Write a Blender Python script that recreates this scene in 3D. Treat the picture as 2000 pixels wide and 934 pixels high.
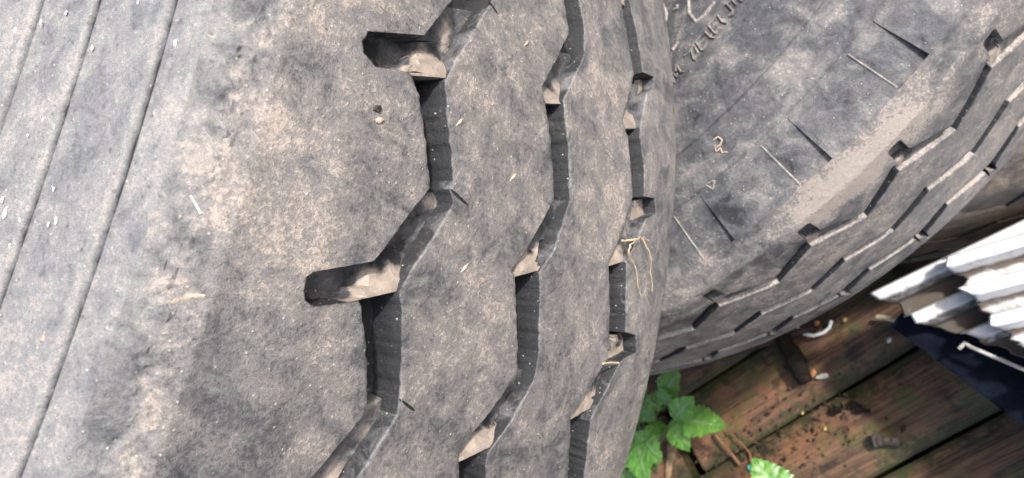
import bpy, math, random
import numpy as np
from mathutils import Vector, Matrix
for o in list(bpy.data.objects): bpy.data.objects.remove(o)
# measured outlines of the grooves, marks and litter, in metres and radians (tyre: angle, height, radius)
B = {"t1_g1l":[[0.1156,-0.0709],[0.148,-0.0804],[0.1654,-0.1023],[0.1716,-0.103],[0.1779,-0.102],[0.1818,-0.0971],[0.1743,-0.0843],[0.175,-0.0828],[0.1836,-0.0782],[0.2033,-0.0731],[0.2198,-0.0691],[0.2321,-0.0664],[0.257,-0.0738],[0.2816,-0.0811],[0.2825,-0.0825],[0.2959,-0.101],[0.2995,-0.1025],[0.3068,-0.1024],[0.3105,-0.101],[0.313,-0.0977],[0.3049,-0.0828],[0.307,-0.0814],[0.327,-0.0757],[0.3432,-0.0717],[0.363,-0.0681],[0.4002,-0.0801]],
"t1_g1r":[[0.0954,-0.0509],[0.1072,-0.0541],[0.1503,-0.0653],[0.1673,-0.0689],[0.1865,-0.065],[0.202,-0.0612],[0.2216,-0.0565],[0.2284,-0.0572],[0.2348,-0.0542],[0.2589,-0.0601],[0.2878,-0.0676],[0.2944,-0.0686],[0.3164,-0.0635],[0.3347,-0.0593],[0.3524,-0.0559],[0.3632,-0.0552],[0.3999,-0.0625]],
"t1_g2l":[[0.0472,-0.0039],[0.0711,0.0009],[0.1282,-0.0153],[0.131,-0.0143],[0.1391,-0.0117],[0.1648,-0.005],[0.2005,0.0027],[0.2301,-0.0053],[0.2607,-0.0154],[0.2639,-0.0128],[0.2884,-0.007],[0.3256,0.0025],[0.3591,-0.0093],[0.3818,-0.0189],[0.3861,-0.0178],[0.4,-0.0134]],
"t1_g2r":[[0.0346,0.0081],[0.0529,0.0129],[0.0771,0.014],[0.1273,-0.0003],[0.1568,0.007],[0.1955,0.0141],[0.2386,0.0079],[0.2564,0.0008],[0.2667,0.0038],[0.3084,0.0128],[0.3307,0.0148],[0.3592,0.0071],[0.3838,-0.0026],[0.4,0.0018]],
"t1_g3l":[[-0.0108,0.0507],[-0.0025,0.0529],[0.0525,0.0637],[0.104,0.0526],[0.115,0.0588],[0.1628,0.069],[0.2023,0.0611],[0.2265,0.0541],[0.2322,0.0557],[0.287,0.0687],[0.3018,0.0696],[0.3403,0.0562],[0.3516,0.0506],[0.4015,0.0641]],
"t1_g3r":[[-0.0225,0.0614],[-0.0138,0.0637],[0.031,0.0734],[0.0406,0.0744],[0.0332,0.0889],[0.0449,0.0884],[0.0571,0.0794],[0.093,0.0722],[0.1061,0.0716],[0.1347,0.0795],[0.1557,0.0817],[0.1507,0.0943],[0.1634,0.0978],[0.1742,0.0861],[0.2197,0.0708],[0.2266,0.0722],[0.2769,0.0829],[0.2762,0.0947],[0.2901,0.0998],[0.2974,0.0868],[0.3044,0.0831],[0.3497,0.0696],[0.3544,0.0691],[0.4022,0.0794]],
"t1_tov":[[0.1706,0.2998],[0.1353,0.2604,0.3841],[0.1068,0.2272,0.3519]],
"t1_bov":[[0.109,0.2326,0.3603],[0.0791,0.2001,0.3288],[0.0484,0.1622,0.2914]],
"blob1":[[0.544,-0.1282,0.1261,0.0061,0.9],[0.5432,-0.1329,0.1234,0.0055,0.7],[0.5439,-0.1377,0.1115,0.0114,0.35],[0.551,-0.1153,0.0928,0.0039,0.7],[0.5476,-0.1293,0.0987,0.009,0.3],[0.5368,-0.157,0.1236,0.0094,0.45],[0.5406,-0.1524,0.1072,0.0128,0.35],[0.5263,-0.1316,0.1468,0.0059,0.5],[0.5315,-0.1454,0.1421,0.0064,0.35],[0.5215,-0.1747,0.1437,0.005,0.4],[0.517,-0.1844,0.1441,0.0044,0.4],[0.5625,-0.0491,-0.0252,0.0064,0.8],[0.5612,-0.0614,-0.0314,0.006,0.8],[0.5591,-0.0773,-0.0412,0.0058,0.6],[0.5513,-0.1233,0.0035,0.0077,0.8],[0.5518,-0.1204,0.0148,0.0059,0.4],[0.5515,-0.1116,0.0978,0.0061,0.3],[0.5561,-0.0945,0.0609,0.007,0.3],[0.5478,-0.1116,0.1245,0.0111,0.25],[0.5354,-0.1694,0.1081,0.014,0.2],[0.5338,-0.1792,0.0894,0.0149,0.15],[0.5412,-0.161,0.026,0.0111,0.3],[0.5514,-0.1161,0.0798,0.0065,0.2],[0.5414,-0.1538,0.0947,0.0074,0.5],[0.5387,-0.1594,0.1066,0.0085,0.4],[0.5582,-0.078,0.0772,0.0051,0.6],[0.5535,-0.1026,0.0919,0.0078,0.25],[0.5579,-0.0777,-0.0837,0.0064,0.5],[0.5618,-0.0439,-0.0782,0.0052,0.5],[0.4881,-0.1245,0.1575,0.0057,0.3],[0.4913,-0.1775,0.1526,0.0053,0.3],[0.5498,-0.1282,0.0286,0.0094,0.35],[0.5465,-0.141,0.0421,0.0071,0.3],[0.5403,-0.1348,0.1305,0.0056,-0.9],[0.5383,-0.1405,0.1314,0.0046,-0.7],[0.5403,-0.1149,0.1393,0.006,-0.7],[0.5384,-0.127,0.1378,0.0053,-0.6],[0.5266,-0.1714,0.1366,0.0057,-0.5],[0.5164,-0.1962,0.1393,0.0044,-0.9],[0.5131,-0.2057,0.1385,0.0044,-0.9],[0.5097,-0.214,0.1385,0.0043,-0.8],[0.523,-0.1814,0.137,0.0044,-0.4],[0.5244,-0.2017,0.1059,0.0167,-0.25],[0.5267,-0.2001,0.0811,0.0152,-0.3],[0.5186,-0.2124,0.1158,0.0133,-0.35],[0.5583,-0.0812,0.0527,0.0091,-0.4],[0.5525,-0.114,0.0546,0.0061,-0.4],[0.5479,-0.1302,0.0875,0.0054,-0.3],[0.5249,-0.1321,0.1473,0.0024,-0.8],[0.5275,-0.1282,0.1466,0.002,-0.6],[0.5323,-0.185,0.0776,0.0093,-0.3],[0.5476,-0.1386,-0.0094,0.0083,-0.35],[0.5415,-0.1597,-0.0303,0.0108,-0.3],[0.5497,-0.1283,-0.0354,0.0089,-0.3],[0.5337,-0.1837,0.0363,0.0124,-0.2],[0.5267,-0.2043,-0.0032,0.0119,-0.35],[0.5259,-0.2052,-0.0333,0.0129,-0.35],[0.5193,-0.1565,0.1468,0.0032,-0.4],[0.4876,-0.1566,0.1551,0.0082,-0.4],[0.5063,-0.1205,0.1531,0.0055,-0.3]],
"blob2":[[0.2722,-0.4149,0.0951,0.0123,2.2],[0.2867,-0.4034,0.101,0.0135,2.2],[0.3022,-0.3914,0.1017,0.0133,2.2],[0.3174,-0.3784,0.1026,0.0116,2.2],[0.3314,-0.3677,0.1009,0.01,2.0],[0.339,-0.3632,0.0908,0.0072,1.6],[0.2634,-0.4202,0.0973,0.0108,1.6],[0.2957,-0.3994,0.0904,0.0091,1.6],[0.2531,-0.423,0.1041,0.0109,0.3],[0.2339,-0.433,0.1054,0.0126,-0.1],[0.2148,-0.4406,0.1087,0.0096,0.3],[0.2066,-0.4391,0.1165,0.0064,0.7],[0.268,-0.4049,0.1161,0.006,0.6],[0.3514,-0.3318,0.1177,0.011,0.5],[0.3593,-0.3254,0.1171,0.0109,0.4],[0.2719,-0.3395,0.135,0.0105,0.7],[0.2808,-0.3356,0.1342,0.0089,0.7],[0.1879,-0.4626,0.0419,0.011,0.3],[0.186,-0.4535,0.1087,0.01,0.3],[0.2653,-0.3915,0.1217,0.0135,-0.7],[0.2511,-0.3921,0.1245,0.0107,-0.6],[0.2168,-0.4142,0.1237,0.0127,-0.7],[0.2293,-0.4129,0.1219,0.011,-0.5],[0.3058,-0.3584,0.1224,0.0144,-0.6],[0.3178,-0.3467,0.1227,0.0114,-0.5],[0.2944,-0.3647,0.1233,0.0117,-0.4],[0.1963,-0.4208,0.125,0.0097,-0.6],[0.2591,-0.3001,0.1407,0.0186,-0.5],[0.2428,-0.3349,0.1391,0.0187,-0.5],[0.2215,-0.3522,0.1388,0.0159,-0.4],[0.2081,-0.31,0.1415,0.0165,-0.2],[0.2052,-0.4529,0.0887,0.0117,-0.4],[0.1752,-0.4642,0.0958,0.0103,-0.3],[0.3007,-0.3286,0.1319,0.0116,-0.3],[0.3397,-0.3319,0.1209,0.0112,-0.4],[0.3415,-0.3541,0.1058,0.0085,-0.2]],
"t2_tov":[[[0.751,-0.0722],[0.8997,-0.0733],[1.0361,-0.0715],[1.1816,-0.0704]],[[0.7474,-0.008],[0.8888,-0.0078],[1.0298,-0.0075],[1.1704,-0.0095],[1.3056,-0.0064]],[[0.8833,0.0512],[1.0232,0.0463],[1.1612,0.0507],[1.3007,0.0458]]],
"t2_bov":[[[0.8217,-0.0449],[0.9648,-0.0503],[1.1058,-0.051],[1.2453,-0.0517]],[[0.8166,0.0093],[0.9578,0.0102],[1.0952,0.0057],[1.2314,0.0018],[1.3686,0.0048]],[[0.8053,0.0628],[0.9378,0.0615],[1.0785,0.0659],[1.2094,0.0596],[1.3347,0.0454]]],
"t2_pan":[[[0.7915,-0.1299,0.4514],[0.7919,-0.1174,0.4839],[0.8382,-0.1305,0.4501],[0.8371,-0.1162,0.4855]],[[0.9432,-0.1302,0.4509],[0.9409,-0.1178,0.4829],[0.9881,-0.13,0.4513],[0.9839,-0.1171,0.4848]],[[1.0907,-0.1298,0.4518],[1.0899,-0.1171,0.4848],[1.1387,-0.131,0.4482],[1.1311,-0.1165,0.4853]]],
"letters":[[[1.0338,-0.1418,0.3791],[1.0367,-0.1419,0.3834],[1.0334,-0.1416,0.386]],[[1.022,-0.1416,0.3754],[1.0276,-0.1417,0.3854]],[[1.0276,-0.1417,0.3854],[1.024,-0.1419,0.3807]],[[1.0079,-0.1418,0.378],[1.0168,-0.1417,0.3849]],[[1.0079,-0.1418,0.378],[1.0066,-0.1418,0.3837]],[[0.9949,-0.1416,0.3762],[0.9972,-0.1419,0.3831],[0.9931,-0.1418,0.384]],[[0.9949,-0.1416,0.3762],[1.0023,-0.1418,0.3796]],[[0.9758,-0.1416,0.3758],[0.967,-0.1417,0.3769],[0.9522,-0.1416,0.3756],[0.9567,-0.1419,0.383],[0.9682,-0.1418,0.3839]],[[0.9682,-0.1419,0.3834],[0.9617,-0.1417,0.3767]],[[0.9462,-0.1415,0.3746],[0.9499,-0.1419,0.3832],[0.9465,-0.1418,0.3838]],[[0.9451,-0.1415,0.3746],[0.9299,-0.1416,0.3751]],[[0.9466,-0.1418,0.3788],[0.9328,-0.1418,0.3786]],[[0.9482,-0.1419,0.3835],[0.9351,-0.142,0.3824]],[[0.9247,-0.1416,0.3749],[0.9259,-0.142,0.3816],[0.9224,-0.1418,0.3841]],[[0.9205,-0.1419,0.3802],[0.9258,-0.1419,0.381]],[[0.9135,-0.1415,0.3738],[0.917,-0.142,0.3824]],[[0.9135,-0.1415,0.3738],[0.8991,-0.1415,0.3741]],[[0.9149,-0.1417,0.3777],[0.9012,-0.1417,0.3777]],[[0.917,-0.142,0.3824],[0.9039,-0.142,0.3815]],[[0.8921,-0.1415,0.3739],[0.8964,-0.1419,0.3803],[0.8934,-0.1419,0.3836]],[[0.8907,-0.1419,0.38],[0.8959,-0.1419,0.3807]],[[0.8731,-0.1415,0.3733],[0.8647,-0.1416,0.3751]],[[0.87,-0.1415,0.3741],[0.8734,-0.142,0.3815],[0.8834,-0.142,0.3816]],[[0.8794,-0.1419,0.3829],[0.8712,-0.142,0.3816]],[[0.8603,-0.1416,0.3753],[0.863,-0.1419,0.3803]],[[0.8547,-0.1418,0.379],[0.8541,-0.1419,0.3826]]],
"big":[[[0.9364,-0.1325,0.325],[0.9439,-0.1357,0.3356],[0.9496,-0.1366,0.3387],[0.9902,-0.1402,0.353],[1.0101,-0.1407,0.3606]],[[0.8994,-0.1386,0.3452],[0.9176,-0.1403,0.3541],[0.922,-0.1408,0.3635],[0.9025,-0.141,0.3653],[0.8774,-0.1409,0.3647]],[[0.9299,-0.1368,0.3392],[0.9229,-0.1375,0.3417],[0.9191,-0.1367,0.339]],[[0.9824,-0.1409,0.3644],[0.9649,-0.1408,0.3635]],[[1.0391,-0.1409,0.3639],[1.0185,-0.1409,0.3638]]],
"vmark":[[[1.076,-0.1308,0.4491],[1.0717,-0.1288,0.4544],[1.0617,-0.1301,0.451]],[[1.0749,-0.1307,0.4495],[1.0617,-0.1301,0.451]]],
"squig":[[1.0276,-0.1356,0.4328],[1.0201,-0.1356,0.4329],[1.0187,-0.1346,0.4363],[1.0254,-0.1342,0.4378],[1.0329,-0.1344,0.4369],[1.0355,-0.1337,0.4392],[1.0277,-0.1338,0.439],[1.0302,-0.1329,0.4421],[1.0262,-0.1327,0.4428],[1.0247,-0.1323,0.4439]],
"straw":[[[0.206,0.0596,0.5641],[0.2029,0.0654,0.564],[0.1992,0.0716,0.5638],[0.1937,0.0816,0.5634],[0.1935,0.0891,0.5631]],[[0.2004,0.0718,0.5638],[0.2079,0.0652,0.564],[0.2114,0.0642,0.564],[0.2165,0.0678,0.564],[0.2191,0.0753,0.5637],[0.2247,0.0782,0.5635],[0.2366,0.0826,0.5633],[0.2418,0.0874,0.5631]],[[0.1955,0.0806,0.5634],[0.2025,0.0856,0.5632],[0.2092,0.0906,0.563],[0.2161,0.0945,0.5628],[0.2256,0.0978,0.5627],[0.2348,0.1011,0.5625]]],
"straw2":[[[0.3069,0.0659,0.564],[0.3047,0.0726,0.5638],[0.3034,0.0811,0.5634]]],
"fibre":[[[0.277,-0.1375,0.5533],[0.2798,-0.136,0.554],[0.2838,-0.1342,0.555]]],
"arc":[[[0.3291,-0.1361,0.554],[0.3254,-0.1345,0.5548],[0.3223,-0.1322,0.556],[0.3192,-0.1288,0.5576],[0.318,-0.1255,0.5589],[0.3197,-0.1211,0.5596]]],
"streak":[[[0.3169,-0.1085,0.5615],[0.3086,-0.1069,0.5617],[0.3001,-0.1053,0.562],[0.2915,-0.1036,0.5622]]],
"nick":[[[0.1935,-0.0248,0.5646],[0.1889,-0.0215,0.5647]],[[0.2196,-0.0866,0.5632],[0.2095,-0.0817,0.5634],[0.2003,-0.0759,0.5636]]],
"clod":[[0.2031,-0.0937,0.5629],[0.2059,-0.0943,0.5628],[0.2089,-0.092,0.5629],[0.3579,-0.1505,0.531]],
"spots":[[0.3052,-0.1585,0.5006],[0.3071,-0.1565,0.5069],[0.2513,-0.1577,0.5031],[0.2611,-0.1589,0.4994],[0.1962,-0.1645,0.4804],[0.1921,-0.1618,0.4905],[0.186,-0.159,0.4991],[0.2087,-0.1548,0.5131],[0.1834,-0.1517,0.5261],[0.3025,-0.153,0.5206],[0.2068,-0.1467,0.5425],[0.2876,-0.1542,0.5157],[0.3059,-0.1536,0.5183],[0.3214,-0.1566,0.5065],[0.2988,-0.1593,0.498]],
"nubs":[[0.1988,-0.0247,0.5646],[0.1831,-0.0576,0.5641],[0.1035,-0.0273,0.5646],[0.2666,-0.0407,0.5644]],
"trail1":[[0.2278,-0.0573,0.5641],[0.2326,-0.047,0.5643]],
"trail2":[[0.3537,-0.0561,0.5642],[0.3595,-0.0475,0.5643]],
"trail0":[[0.0979,-0.0534,0.5642],[0.1029,-0.0463,0.5643]],
"focus":0.2356,"f1":{"C":[-0.1008,0.7345,0.7735],
"u":[-0.0733,0.0455,-0.9963],
"e1":[0.4055,-0.9113,-0.0715],
"e2":[-0.9112,-0.4092,0.0483]},
"f2":{"C":[0.3543,0.5642,0.4275],
"u":[0.0,0.0,-1.0],
"e1":[0.3727,-0.9279,0.0],
"e2":[-0.9279,-0.3727,0.0]},
"M":[[0.2868,-0.958,0.0],[-0.7141,-0.2138,0.6666],[-0.6386,-0.1912,-0.7454]],
"FL":0.9606,"c3":[0.5612,0.4144,0.1425],
"fl":{"bark":[[-0.1074,0.2104,-0.0],[-0.0956,0.1823,0.0]],
"stick_dark":[[-0.0111,0.3524,0.015],[-0.0378,0.3273,0.015],[-0.0661,0.301,0.015]],
"hoop":[[0.0016,0.3352,0.01],[-0.0053,0.3285,0.01],[-0.0093,0.3192,0.01],[-0.0077,0.3078,0.01],[-0.0006,0.2981,0.01],[0.0078,0.2928,0.01],[0.0172,0.2929,0.01]],
"stick1":[[-0.1755,0.394,0.01],[-0.1979,0.3496,0.01]],
"twig":[[-0.1619,0.3817,0.008],[-0.1691,0.3645,0.008],[-0.1788,0.3441,0.008],[-0.2067,0.3284,0.008]],
"bamboo":[[0.0366,0.2437,0.01],[0.0398,0.2162,0.01]],
"chips":[[-0.0539,0.2873,0.002],[0.0083,0.3117,0.002],[-0.0543,0.2983,0.002],[-0.0592,0.3121,0.002],[0.0228,0.2797,0.002],[0.0134,0.2252,0.002],[-0.197,0.3403,0.002],[-0.1061,0.2964,0.002],[-0.1146,0.2655,0.002],[-0.0668,0.2552,0.002],[-0.0643,0.2486,0.002],[-0.0832,0.3118,0.002],[-0.1001,0.2728,0.002],[-0.1065,0.2787,0.002]],
"flakes":[[-0.0886,0.2635,0.006],[-0.0813,0.2531,0.006],[-0.0751,0.2457,0.006],[-0.0785,0.2375,0.006],[-0.1061,0.2743,0.006],[-0.1336,0.2923,0.006]],
"litter":[[-0.2118,0.3849,-0.0],[-0.1789,0.3503,-0.0],[-0.1357,0.314,-0.0],[-0.1061,0.2827,0.0],[-0.0777,0.2528,-0.0],[-0.1465,0.2906,-0.0],[-0.1803,0.3214,0.0]],
"dryleaf":[[-0.2142,0.4511,0.01],[-0.2593,0.4444,0.01]],
"endgrey":[[-0.1012,0.314,0.0],[-0.051,0.2665,0.0]],
"slot":[[-0.2144,0.4456,0.0],[-0.2379,0.3959,-0.0]],
"batten":[[-0.153,0.5431,0.0],[0.0042,0.3079,-0.0]]},
"leaves":[[[-0.1474,0.4597,0.06],[-0.1042,0.4402,0.075],0.0316],[[-0.1644,0.5064,0.04],[-0.1295,0.4963,0.055],0.0259],[[-0.1474,0.4691,0.065],[-0.1437,0.4314,0.08],0.0179],[[-0.16,0.4876,0.055],[-0.1608,0.4487,0.07],0.0225],[[-0.1694,0.5033,0.045],[-0.1816,0.4596,0.06],0.0315],[[-0.1641,0.4227,0.085],[-0.1254,0.3982,0.1],0.0289],[[-0.1636,0.4179,0.08],[-0.1433,0.3487,0.095],0.0368],[[-0.1678,0.4285,0.075],[-0.1935,0.3877,0.09],0.0319],[[-0.1841,0.4641,0.045],[-0.21,0.4508,0.06],0.0265],[[-0.2098,0.4475,0.07],[-0.2048,0.4758,0.085],0.027],[[-0.2146,0.4693,0.075],[-0.2559,0.4305,0.09],0.0396],[[-0.2088,0.4559,0.08],[-0.2195,0.4164,0.095],0.031],[[-0.217,0.4746,0.065],[-0.2562,0.477,0.08],0.0276],[[-0.2323,0.5037,0.025],[-0.2098,0.511,0.04],0.0174],[[-0.2912,0.5048,0.015],[-0.2679,0.5151,0.03],0.019],[[-0.2793,0.4803,0.025],[-0.2701,0.4988,0.04],0.0215],[[-0.2049,0.5122,0.015],[-0.1819,0.5127,0.03],0.0191]],
"leafbig":[[-0.1849,0.2376,0.16],[-0.1521,0.2809,0.17],0.0439],
"root":[[-0.2512,0.4743,-0.0],[-0.2408,0.3032,0.0]],
"th3":[1.4082180057884295,1.323523163843223,1.3499240200444116,1.4200728156285074],
"upper":[[0.0943,0.1568,0.214],[0.0796,0.1322,0.214],[0.0592,0.1084,0.214],[0.0363,0.0809,0.214]],
"lower":[[0.0505,0.2138,0.175],[0.0459,0.1701,0.175],[0.0389,0.124,0.175]],
"blue":[[0.0269,0.1932,0.15],[-0.0282,0.0655,0.15]],
"lip":[[0.0212,0.1258,0.178],[0.0281,0.1229,0.178],[0.0259,0.1174,0.178],[0.0192,0.0745,0.178]]}
rng = np.random.default_rng(7)
random.seed(7)
sc = bpy.context.scene
col = sc.collection
R = math.radians

# ------------------------------------------------------------------ camera, light, exposure
FL = B['FL']
M3 = Matrix(B['M'])                                  # photo axes (right, down, into the picture) -> world
cd = bpy.data.cameras.new('camera'); cam = bpy.data.objects.new('camera', cd); col.objects.link(cam)
rx, ry, rz = M3 @ Vector((1, 0, 0)), M3 @ Vector((0, -1, 0)), M3 @ Vector((0, 0, -1))
cam.matrix_world = Matrix(((rx.x, ry.x, rz.x, 0), (rx.y, ry.y, rz.y, 0), (rx.z, ry.z, rz.z, FL), (0, 0, 0, 1)))
cd.sensor_width = 36; cd.lens = 25.2; cd.clip_start = .02; cd.clip_end = 200
cd.dof.use_dof = True; cd.dof.focus_distance = .262; cd.dof.aperture_fstop = 20
sc.camera = cam

w = bpy.data.worlds.new('World'); sc.world = w; w.use_nodes = True
SUN_EL = R(50)
top = M3 @ Vector((1, -.30, 0)); top.z = 0; top.normalize()      # towards the top of the picture, level
to_sun = Vector((top.x * math.cos(SUN_EL), top.y * math.cos(SUN_EL), math.sin(SUN_EL)))
nt = w.node_tree
sky = nt.nodes.new('ShaderNodeTexSky'); sky.sky_type = 'NISHITA'; sky.sun_disc = False
sky.sun_elevation = SUN_EL; sky.sun_rotation = math.atan2(to_sun.x, to_sun.y)
sky.air_density = 1.0; sky.dust_density = 4.0; sky.ozone_density = .6
bg = nt.nodes['Background']; bg.inputs[1].default_value = .15
nt.links.new(sky.outputs[0], bg.inputs[0])
sd = bpy.data.lights.new('sun', 'SUN'); sd.energy = 2.8; sd.angle = R(4); sd.color = (1, .97, .93)
so = bpy.data.objects.new('sun', sd); col.objects.link(so)
so.rotation_euler = to_sun.to_track_quat('Z', 'Y').to_euler()
sc.view_settings.view_transform = 'Standard'; sc.view_settings.look = 'None'
sc.view_settings.exposure = .88; sc.view_settings.gamma = 1
sc.cycles.max_bounces = 6; sc.cycles.diffuse_bounces = 4

# ------------------------------------------------------------------ helpers
def tag(o, label=None, cat=None, group=None, kind=None):
    for k, v in (('label', label), ('category', cat), ('group', group), ('kind', kind)):
        if v: o[k] = v
    return o

def empty(name, loc=(0, 0, 0), mat=None, size=.05):
    o = bpy.data.objects.new(name, None); o.empty_display_size = size; col.objects.link(o)
    if mat is not None: o.matrix_world = mat
    else: o.location = loc
    return o

def mesh(name, V, F, mat, parent=None, attrs=None, smooth=True, sharp=38, mats=None):
    me = bpy.data.meshes.new(name)
    V = np.asarray(V, float)
    me.from_pydata(V.tolist(), [], F if isinstance(F, list) else F.tolist())
    if attrs:
        for k, a in attrs.items():
            at = me.attributes.new(k, 'FLOAT', 'POINT'); at.data.foreach_set('value', np.asarray(a, np.float32))
    me.validate(); me.update()
    if smooth:
        me.polygons.foreach_set('use_smooth', [True] * len(me.polygons))
        if sharp: me.set_sharp_from_angle(angle=R(sharp))
    me.materials.append(mat)
    o = bpy.data.objects.new(name, me); col.objects.link(o)
    if parent is not None: o.parent = parent
    return o

def grid_faces(n, m, close=False, flip=False):
    """n sections of m points each -> quads"""
    i = np.arange(n if close else n - 1)[:, None]; j = np.arange(m - 1)[None]
    a = i * m + j; b = ((i + 1) % n) * m + j
    q = np.stack([a, a + 1, b + 1, b], -1).reshape(-1, 4)
    return q[:, ::-1] if flip else q

def hash3(ix, iy, iz, seed):
    h = (ix.astype(np.uint32) * np.uint32(374761393) + iy.astype(np.uint32) * np.uint32(668265263)
         + iz.astype(np.uint32) * np.uint32(2147483647) + np.uint32((seed * 974634) & 0xffffffff))
    h = (h ^ (h >> np.uint32(13))) * np.uint32(1274126177); h ^= h >> np.uint32(16)
    return h.astype(float) / 4294967295.0

def vnoise(P, scale, seed=1):
    Q = np.asarray(P, float) * scale + 1000.0
    i = np.floor(Q).astype(np.int64); f = Q - i; f = f * f * (3 - 2 * f); r = 0
    for dx in (0, 1):
        for dy in (0, 1):
            for dz in (0, 1):
                wgt = (f[..., 0] if dx else 1 - f[..., 0]) * (f[..., 1] if dy else 1 - f[..., 1]) * (f[..., 2] if dz else 1 - f[..., 2])
                r = r + wgt * hash3(i[..., 0] + dx, i[..., 1] + dy, i[..., 2] + dz, seed)
    return r * 2 - 1

def fbm(P, scale, octaves=4, seed=1):
    r = 0; amp = .5
    for k in range(octaves):
        r = r + amp * vnoise(P, scale * 2 ** k, seed + k); amp *= .5
    return r

# ------------------------------------------------------------------ materials
class NT:
    def __init__(s, name):
        s.m = bpy.data.materials.new(name); s.m.use_nodes = True; s.t = s.m.node_tree
        s.b = s.t.nodes['Principled BSDF']
    def n(s, typ, **kw):
        o = s.t.nodes.new(typ)
        for k, v in kw.items(): setattr(o, k, v)
        return o
    def l(s, a, b): s.t.links.new(a, b)
    def val(s, sock, v):
        if hasattr(v, 'links') or hasattr(v, 'is_output'): s.l(v, sock)
        else: sock.default_value = v
    def noise(s, vec, scale, detail=6, rough=.6, dist=0.0):
        o = s.n('ShaderNodeTexNoise'); s.l(vec, o.inputs['Vector'])
        o.inputs['Scale'].default_value = scale; o.inputs['Detail'].default_value = detail
        o.inputs['Roughness'].default_value = rough; o.inputs['Distortion'].default_value = dist
        return o.outputs[0]
    def math(s, op, a, b=0.0, c=None, clamp=False):
        o = s.n('ShaderNodeMath', operation=op, use_clamp=clamp); s.val(o.inputs[0], a); s.val(o.inputs[1], b)
        if c is not None: s.val(o.inputs[2], c)
        return o.outputs[0]
    def ramp(s, v, lo, hi, a=0.0, b=1.0):
        o = s.n('ShaderNodeMapRange', interpolation_type='SMOOTHSTEP'); s.l(v, o.inputs[0])
        for i, x in ((1, lo), (2, hi), (3, a), (4, b)): o.inputs[i].default_value = x
        return o.outputs[0]
    def mix(s, f, a, b):
        o = s.n('ShaderNodeMix', data_type='RGBA'); s.val(o.inputs[0], f)
        for sock, v in ((o.inputs[6], a), (o.inputs[7], b)):
            if isinstance(v, tuple): sock.default_value = (*v, 1)
            else: s.l(v, sock)
        return o.outputs[2]
    def attr(s, name):
        o = s.n('ShaderNodeAttribute', attribute_name=name); return o.outputs['Fac']
    def obj(s): return s.n('ShaderNodeTexCoord').outputs['Object']
    def bump(s, h, dist, strength=1.0, prev=None):
        o = s.n('ShaderNodeBump'); s.l(h, o.inputs['Height']); o.inputs['Distance'].default_value = dist
        o.inputs['Strength'].default_value = strength
        if prev is not None: s.l(prev, o.inputs['Normal'])
        return o.outputs[0]
    def out(s, colr=None, rough=None, normal=None, spec=None, **kw):
        if colr is not None: s.val(s.b.inputs['Base Color'], (*colr, 1) if isinstance(colr, tuple) else colr)
        if rough is not None: s.val(s.b.inputs['Roughness'], rough)
        if normal is not None: s.l(normal, s.b.inputs['Normal'])
        if spec is not None: s.b.inputs['Specular IOR Level'].default_value = spec
        for k, v in kw.items(): s.b.inputs[k].default_value = v
        return s.m

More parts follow.
